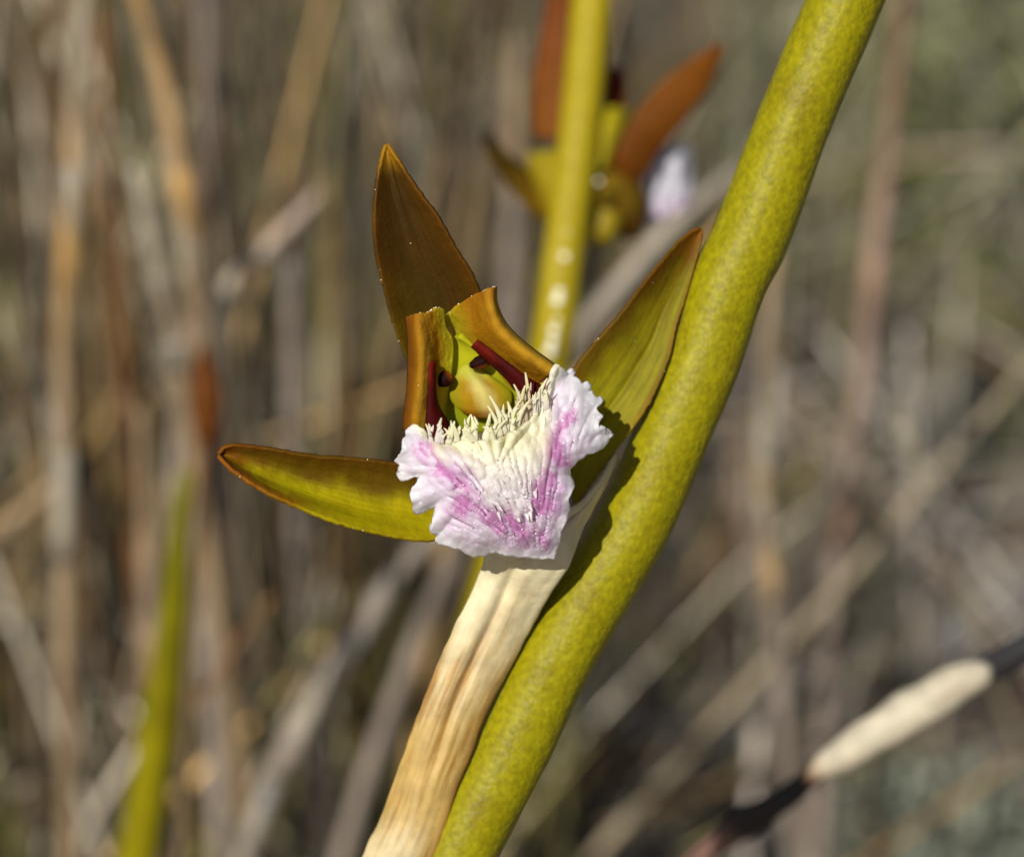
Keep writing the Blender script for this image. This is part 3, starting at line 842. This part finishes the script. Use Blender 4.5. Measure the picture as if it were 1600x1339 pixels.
stalk('dry_stalk', 'weathered white dead stalk rising behind the yellow-green shoot', 'stalk', [(282,640,330),(294,710,332),(302,800,336),(312,900,342),(330,1100,352)], 1.6, pale, greyp)
stalk('dry_stalk', 'straight tan stalk just left of the yellow-green shoot', 'stalk', [(222,640,320),(223,690,322),(228,820,327),(234,964,334),(240,1150,342)], 1.75, tan2, mauve)
stalk('dry_stalk', 'thin brown stalk slanting down to the yellow-green shoot', 'stalk', [(430,930,300),(385,985,301),(335,1060,302),(284,1131,304),(240,1210,310)], 0.7, brown, sheath=False)
stalk('dry_stalk', 'light grey slanting stalk below the left sepal, with two whiter bands', 'stalk', [(720,770,300),(670,840,302),(614,905,304),(560,990,306),(505,1080,309),(446,1182,312),(400,1290,320)], 2.0, mauve, greyp, patches=((.42,.1,greyw),(.86,.08,greyw)))  # whiter bands set by the patches
stalk('dry_stalk', 'tan slanting stalk low at the foot of the tan upright stalk', 'stalk', [(110,730,330),(91,750,330),(50,788,331),(10,822,332),(-60,890,338)], 1.6, tan2, sheath=False)
stalk('dry_stalk', 'long grey-mauve stalk with reddish top, right of the thick orchid stem', 'stalk', [(1424,-90,330),(1412,0,332),(1402,100,335),(1391,203,338),(1366,406,346),(1345,610,354),(1330,700,358),(1312,830,364),(1300,1000,372)], 2.0, srgb(160,128,108,.75), mauve, patches=((.05,.1,srgb(150,116,88,.75)),))
stalk('dry_stalk', 'pale upright stalk with tan bands beside the thick orchid stem', 'stalk', [(1216,395,310),(1208,432,311),(1200,520,314),(1196,610,318),(1192,700,322),(1196,790,326),(1203,880,331),(1215,1000,338)], 1.7, tan2, mauve, patches=((.3,.15,greyp),(.66,.06,srgb(214,178,120,.8)),(.78,.05,pale)))
stalk('dry_stalk', 'grey-pink dead stalk behind the gap between the two orchid stems and the hood', 'stalk', [(806,60,330),(806,160,333),(804,300,338),(800,420,343),(790,560,350),(770,760,360)], 2.5, mauve, patches=((.02,.06,tan2),))
stalk('broken_stalk', 'grey slanting stalk passing behind the right sepal tip', 'stalk', [(1150,262,300),(1120,290,300),(1060,345,301),(1000,410,302),(930,490,304),(880,560,308)], 1.7, greyp, mauve, sheath=False)
stalk('dry_stalk', 'thin dark mauve stalk rising from the ground litter behind the cream-sheathed twig', 'stalk', [(1316,880,352),(1308,960,355),(1302,1050,358),(1300,1130,362)], 0.9, srgb(104,88,84,.75), sheath=False)
stalk('dry_stalk', 'grey-brown stalk under the pale banded stalk, half fallen', 'stalk', [(1140,720,380),(1160,800,382),(1190,930,385),(1215,1040,390)], 1.4, srgb(136,116,100,.75), sheath=False)

# yellow-green shoot on the left
SH = [(294,735,262),(287,775,262),(281,830,263),(276,913,266),(266,1010,270),(259,1066,272),(243,1170,277),(228,1268,281),(216,1339,284),(200,1440,290)]
stalk('green_shoot', 'blurred yellow-green shoot standing alone among the dead stalks', 'shoot', SH, 2.5, srgb(140,134,14,.62), srgb(156,142,3,.64), taper=0.3, sheath=False, mat=M_STEM)

# rust-brown bud on a thin stalk
q = [P(x, y, 240 - FOC) for x, y in ((316,540),(319,565),(322,600),(324,640),(322,675),(320,700))]
q = catmull(q, 22)
tail = root(q[-3], q[-1])
v, f = tube(np.array(list(q) + tail), np.concatenate([np.interp(np.linspace(0,1,22), [0,.2,.5,.8,1], [0.1,0.9,1.55,1.1,0.4]), np.full(len(tail), 0.45)]) * MM, 12)
bd = mesh('withered_bud', v, f, M_SEPAL, None, [mix(srgb(150,84,22,.5), srgb(150,128,92,.7), sm(20, 22.5, i//12)) for i in range(len(v))], origin=tail[-1])
tag(bd, 'rust-brown withered bud on a thin stalk above the yellow-green shoot', 'bud')

# ------------------------------------------------------------------ things lying on the ground, lower right
def lying(name, label, cat, a, b, w_mm, c0, c1=None, mat=None, lift=0.0, flat=0.5, bow=0.0, tipped=True):
    A = ground_at(*a); B = ground_at(*b)
    n = 24; V = []; C = []
    d = B - A; d[2] = 0; side_ = np.array([-d[1], d[0], 0]); side_ /= np.linalg.norm(side_)
    for i in range(n):
        s = i / (n - 1)
        p = A + (B - A) * s + side_ * bow * MM * math.sin(math.pi * s)
        h = w_mm * MM / 2 * flat
        w_ = w_mm * MM / 2 * ((math.sin(math.pi * (0.08 + 0.84 * s)) ** 0.6) if tipped else (0.9 + 0.1 * nz(s * 6, w_mm)))
        z = max(gh(p[0], p[1]), gh(p[0] + side_[0]*w_, p[1] + side_[1]*w_), gh(p[0] - side_[0]*w_, p[1] - side_[1]*w_)) + h * 0.7 + lift * MM * math.sin(math.pi * s)
        for j in range(12):
            t = 2 * math.pi * j / 12
            V.append(np.array([p[0], p[1], z]) + side_ * math.cos(t) * w_ + np.array([0, 0, 1]) * math.sin(t) * h * (w_ / (w_mm*MM/2)))
            C.append(mix(c0, c0 if c1 is None else c1, s) * (1 + 0.12 * nz(s * 8, j)))
    f = [(i*12+j, i*12+(j+1) % 12, (i+1)*12+(j+1) % 12, (i+1)*12+j) for i in range(n-1) for j in range(12)]
    f += [tuple(range(12))[::-1], tuple(range((n-1)*12, n*12))]
    o = mesh(name, V, f, mat or M_DRY, None, C, origin=(A + B) / 2)
    tag(o, label, cat)
    return o
D4 = 185
q4 = [P(x, y, D4 + dd - FOC) for (x, y, dd) in ((1760,905,-6),(1680,965,-4),(1600,1012,-2),(1545,1045,0),(1450,1100,0),(1360,1150,0),(1290,1195,2),(1235,1240,4),(1190,1268,6),(1130,1310,10),(1050,1375,16))]
q4 = list(catmull(q4, 44)); q4 = np.array(q4 + root(q4[-3], q4[-1]))
v, f = tube(q4, np.concatenate([np.interp(np.arange(44), [0, 12, 26, 33, 36, 43], [0.9, 1.0, 0.7, 1.15, 0.75, 0.7]), np.full(len(q4) - 44, 0.75)]) * MM, 12, wob=0.2)
cs = []
for i in range(len(v)):
    k = i // 12
    c = srgb(34, 32, 34) if k < 30 else mix(srgb(40, 30, 28), srgb(150, 112, 98, .7), sm(33, 36, k))
    cs.append(mix(c, srgb(150, 130, 110, .75), sm(40, 44, k)))
bs = mesh('broken_stalk', v, f, M_DRY, None, cs, origin=q4[-1])
tag(bs, 'slanting dark twig wrapped by a cream dry leaf sheath, low on the right', 'twig')
seg = [P(x, y, D4 + dd - FOC) for (x, y, dd) in ((1546,1043,-1.2),(1500,1066,-1.4),(1440,1102,-1.4),(1380,1140,-1.2),(1330,1168,-1),(1284,1198,0),(1262,1216,1.5))]
seg = catmull(seg, 24) + np.array([[0.0002 * nz(i * 0.3, 1.0), 0, 0.0003 * nz(i * 0.25, 6.0)] for i in range(24)])
v, f = tube(seg, np.interp(np.linspace(0, 1, 24), [0, .05, .25, .55, .8, 1], [0.45, 1.0, 1.4, 1.45, 1.05, 0.6]) * MM, 14, wob=0.12, seed=4.0)
mesh('leaf_sheath', v, f, M_BRACT, bs, [mix(srgb(224, 212, 184, .74), srgb(176, 130, 92, .7), sm(19, 23, i // 14) + 0.35 * sm(0.1, 0.5, nz((i % 14) * 0.9, (i // 14) * 0.12, 3.0))) for i in range(len(v))])
lying('fallen_leaf', 'broad grey weathered leaf lying behind the cream-sheathed twig', 'leaf', (1490,1035), (1660,850), 26, srgb(150,144,138,.75), flat=0.12, lift=4)
lying('litter_gap', 'long black piece added for a shaded gap in the litter beyond the grey weathered leaf', 'twig', (1430,842), (1570,832), 12, srgb(26,24,22), mat=M_DARK, flat=0.9)  # this and the next black pieces stand in for shaded holes between the litter
lying('litter_gap', 'large black piece added for a shaded gap far behind in the litter', 'twig', (1460,730), (1640,655), 26, srgb(24,22,20), mat=M_DARK, flat=0.9)
lying('litter_gap', 'black piece added for a shaded gap in the litter right of the thick orchid stem', 'twig', (1040,985), (1180,1000), 15, srgb(30,26,22), mat=M_DARK, flat=0.8)

def cushion(label, px, py, w_mm, h_mm, c0, n=900, leaf=5.0, cat='cushion plant', seed=1):
    """a low mound of small leaves round short stems"""
    r2 = random.Random(seed)
    g0 = ground_at(px, py); g0[2] = gh(g0[0], g0[1])
    root_ = empty('cushion_plant', g0)
    tag(root_, label, cat)
    b = Bag()
    for i in range(n):
        a = r2.uniform(0, 6.283); rr = r2.random() ** 0.5; k = r2.random() ** 0.5
        h = h_mm * math.sqrt(max(0, 1 - rr * rr)) * k * (1 + 0.3 * nz(math.cos(a)*2+seed, math.sin(a)*2, rr*2))
        c = g0 + np.array([math.cos(a) * rr * w_mm, math.sin(a) * rr * w_mm, h]) * MM
        d = np.array([r2.gauss(0, 1), r2.gauss(0, 1), r2.gauss(0.6, .7)]); d /= np.linalg.norm(d)
        s = np.cross(d, [r2.gauss(0,1), r2.gauss(0,1), r2.gauss(0,1)]); s /= np.linalg.norm(s)
        l = leaf * r2.uniform(.6, 1.3) * MM; w_ = l * 0.3
        b.add([c, c + d*l*.5 + s*w_, c + d*l, c + d*l*.5 - s*w_], [(0, 1, 2, 3)], c0 * r2.uniform(.65, 1.25))
    mesh('foliage', b.v, b.f, M_DRY, root_, b.c, smooth=False)
    b = Bag()
    for i in range(14):
        a = r2.uniform(0, 6.283); rr = r2.random() * 0.8
        top = g0 + np.array([math.cos(a)*rr*w_mm, math.sin(a)*rr*w_mm, h_mm*.75*math.sqrt(1-rr*rr)])*MM
        v, f = tube(np.linspace(g0 - np.array([0, 0, .004]), top, 4), [.0012, .001, .0008, .0005], 5)
        b.add(v, f, srgb(110, 92, 74, .7))
    mesh('stems', b.v, b.f, M_DRY, root_, b.c)
    return root_
cushion('grey-green leafy cushion on the ground below the cream-sheathed twig', 1460, 1330, 24, 16, srgb(172,178,156,.75), 1100, 5, seed=3)
cushion('bright green tuft in the grass by the long grey-mauve stalk', 1556, 520, 15, 26, srgb(134,138,66,.7), 300, 9, seed=5)
cushion('dim green tuft deep in the grass behind the dorsal sepal tip', 570, 240, 26, 60, srgb(84,104,46,.6), 500, 12, seed=7)
cushion('wide sage-green bush at the back, right of the thick orchid stem', 1530, 300, 85, 110, srgb(150,152,108,.75), 2200, 14, seed=9)
cushion('small olive bush right behind the thick orchid stem', 1330, 360, 55, 60, srgb(112,120,58,.75), 1200, 12, seed=11)
cushion('low olive bush at the back between the leaning stalks and the dorsal sepal', 430, 230, 50, 90, srgb(112,104,54,.65), 1200, 14, seed=13)

# ------------------------------------------------------------------ the mass of dead grass and litter
PAL = [srgb(158,146,122,.8), srgb(150,128,96,.8), srgb(180,168,148,.8), srgb(176,142,90,.8), srgb(128,98,62,.8), srgb(146,132,106,.8), srgb(200,190,168,.8), srgb(128,122,66,.8), srgb(124,118,60,.8), srgb(134,124,72,.8), srgb(118,96,56,.8), srgb(90,74,52,.7)]
PALR = [srgb(162,156,138,.8), srgb(150,146,110,.8), srgb(180,168,156,.75), srgb(146,136,104,.75), srgb(128,110,92,.75), srgb(124,122,76,.7), srgb(190,182,170,.75), srgb(104,92,80,.7)]
def culm(b, x, y, h, lean, az, r, c, n=6):
    d = np.array([math.cos(az), math.sin(az), 0.0])
    pts = []
    for i in range(n):
        s = i / (n - 1)
        pts.append(np.array([x, y, gh(x, y) - 0.003]) + d * math.tan(lean) * h * (s ** 1.3) + np.array([0, 0, h * s]))
    v, f = tube(pts, np.linspace(r, r * 0.55, n), 5, cap=True)
    k = rnd.random() * 9
    b.add(v, f, np.array([c * (1 + 0.35 * nz((i // 5) * 0.8 + k, 1.0)) for i in range(len(v))]))
bag = Bag(); cnt = 0; n_single = 0
while cnt < 8500:
    y = 0.20 + 1.7 * rnd.random() ** 1.5
    hw = 0.10 + 0.36 * (y + 0.13)
    x = rnd.uniform(-hw, hw)
    if -0.02 < x and y < 0.62 and rnd.random() < 0.93: continue       # the open, littered patch
    if y < 0.26 and abs(x) < 0.09 and rnd.random() < 0.7: continue
    cl = nz(x * 14, y * 9, 5.0)
    if cl < -0.05 and rnd.random() < 0.75: continue                     # tufts and gaps
    h = rnd.uniform(0.07, 0.24) * (1.0 if x < 0.02 else 0.55)
    lean = abs(rnd.gauss(0, 0.13)) if rnd.random() < 0.74 else rnd.uniform(0.3, 1.1)
    if x > -0.12 and y < 0.6: lean = min(lean, 0.22)
    if lean > 0.4: h *= 0.55
    c = rnd.choice(PAL if x < 0.03 + 0.05 * rnd.gauss(0, 1) else PALR) * rnd.choice([0.25, 0.5, 0.8, 1.1, 1.5])
    single = y < 0.42 and abs(x) < 0.03 + 0.17 * (y + 0.13) and n_single < 120
    b_ = Bag() if single else bag
    culm(b_, x, y, h, lean, rnd.uniform(0, 6.283), rnd.choice([0.35, 0.5, 0.7, 0.9, 1.2]) * MM, c)
    if single:
        o = mesh('grass_culm', b_.v, b_.f, M_DRY, None, b_.c, origin=(x, y, gh(x, y)))
        tag(o, 'slim dead grass culm at the front of the blurred grass behind the orchids', 'grass culm', 'dead grass culms behind the orchids')
        n_single += 1
    cnt += 1
for k in range(2600):
    y = 0.17 + 0.6 * rnd.random() ** 1.2; hw = 0.05 + 0.26 * (y + 0.13); x = rnd.uniform(-hw, hw)
    if x > 0.0 and rnd.random() < (0.9 if y < 0.5 else 0.6): continue
    az = rnd.uniform(0, 6.283); ln = rnd.uniform(0.04, 0.16); el = rnd.uniform(0.15, 1.35)
    h0 = rnd.uniform(0, 0.10) if x < 0.02 else rnd.uniform(0, 0.05)
    d0 = np.array([math.cos(az) * math.cos(el), math.sin(az) * math.cos(el), math.sin(el)])
    p0 = np.array([x, y, max(0, gh(x, y)) + h0 * 0.6]); sag = rnd.uniform(-0.2, 0.35)
    pts = [p0 + d0 * ln * t - np.array([0, 0, sag * ln * t * t]) for t in (0, .33, .66, 1)]
    if min(p[1] for p in pts) < 0.13: continue
    r = rnd.choice([0.25, 0.4, 0.6, 0.85]) * MM
    v, f = tube(pts, [r, r, r * .8, r * .5], 4)
    bag.add(v, f, rnd.choice(PAL if x < 0.03 else PALR) * rnd.choice([0.12, 0.3, 0.7, 1.4, 2.0]))
tg = mesh('dead_grass', bag.v, bag.f, M_DRY, None, bag.c, origin=(0, 0.6, 0))
tag(tg, 'blurred mass of grey, brown and tan dead grass behind the orchids', 'grass', kind='stuff')

bag = Bag()
for k in range(4200):
    y = -0.15 + 1.5 * rnd.random(); hw = 0.18 + 0.4 * max(0, y + 0.13)
    x = rnd.uniform(-hw, hw)
    a = rnd.uniform(0, 6.283); ln = rnd.uniform(0.008, 0.045); r = rnd.uniform(0.5, 1.6) * MM
    e = np.array([math.cos(a), math.sin(a), 0]) * ln / 2
    p0 = np.array([x, y, 0]) - e; p1 = np.array([x, y, 0]) + e
    up = rnd.uniform(0, 0.006) if rnd.random() < 0.6 else rnd.uniform(0.004, 0.016)
    p0[2] = gh(p0[0], p0[1]) + r * 0.5; p1[2] = gh(p1[0], p1[1]) + r * 0.5 + up
    v, f = tube([p0, (p0 + p1) / 2 + np.array([0, 0, rnd.uniform(0, .002)]), p1], [r, r, r * .6], 5)
    bag.add(v, f, rnd.choice(PALR + [srgb(60, 52, 46), srgb(140, 96, 66, .75)]) * rnd.uniform(.6, 1.2))
lt = mesh('ground_litter', bag.v, bag.f, M_DRY, None, bag.c, origin=(0, 0.5, 0))
tag(lt, 'short dry stalk and leaf litter covering the soil', 'litter', kind='stuff')
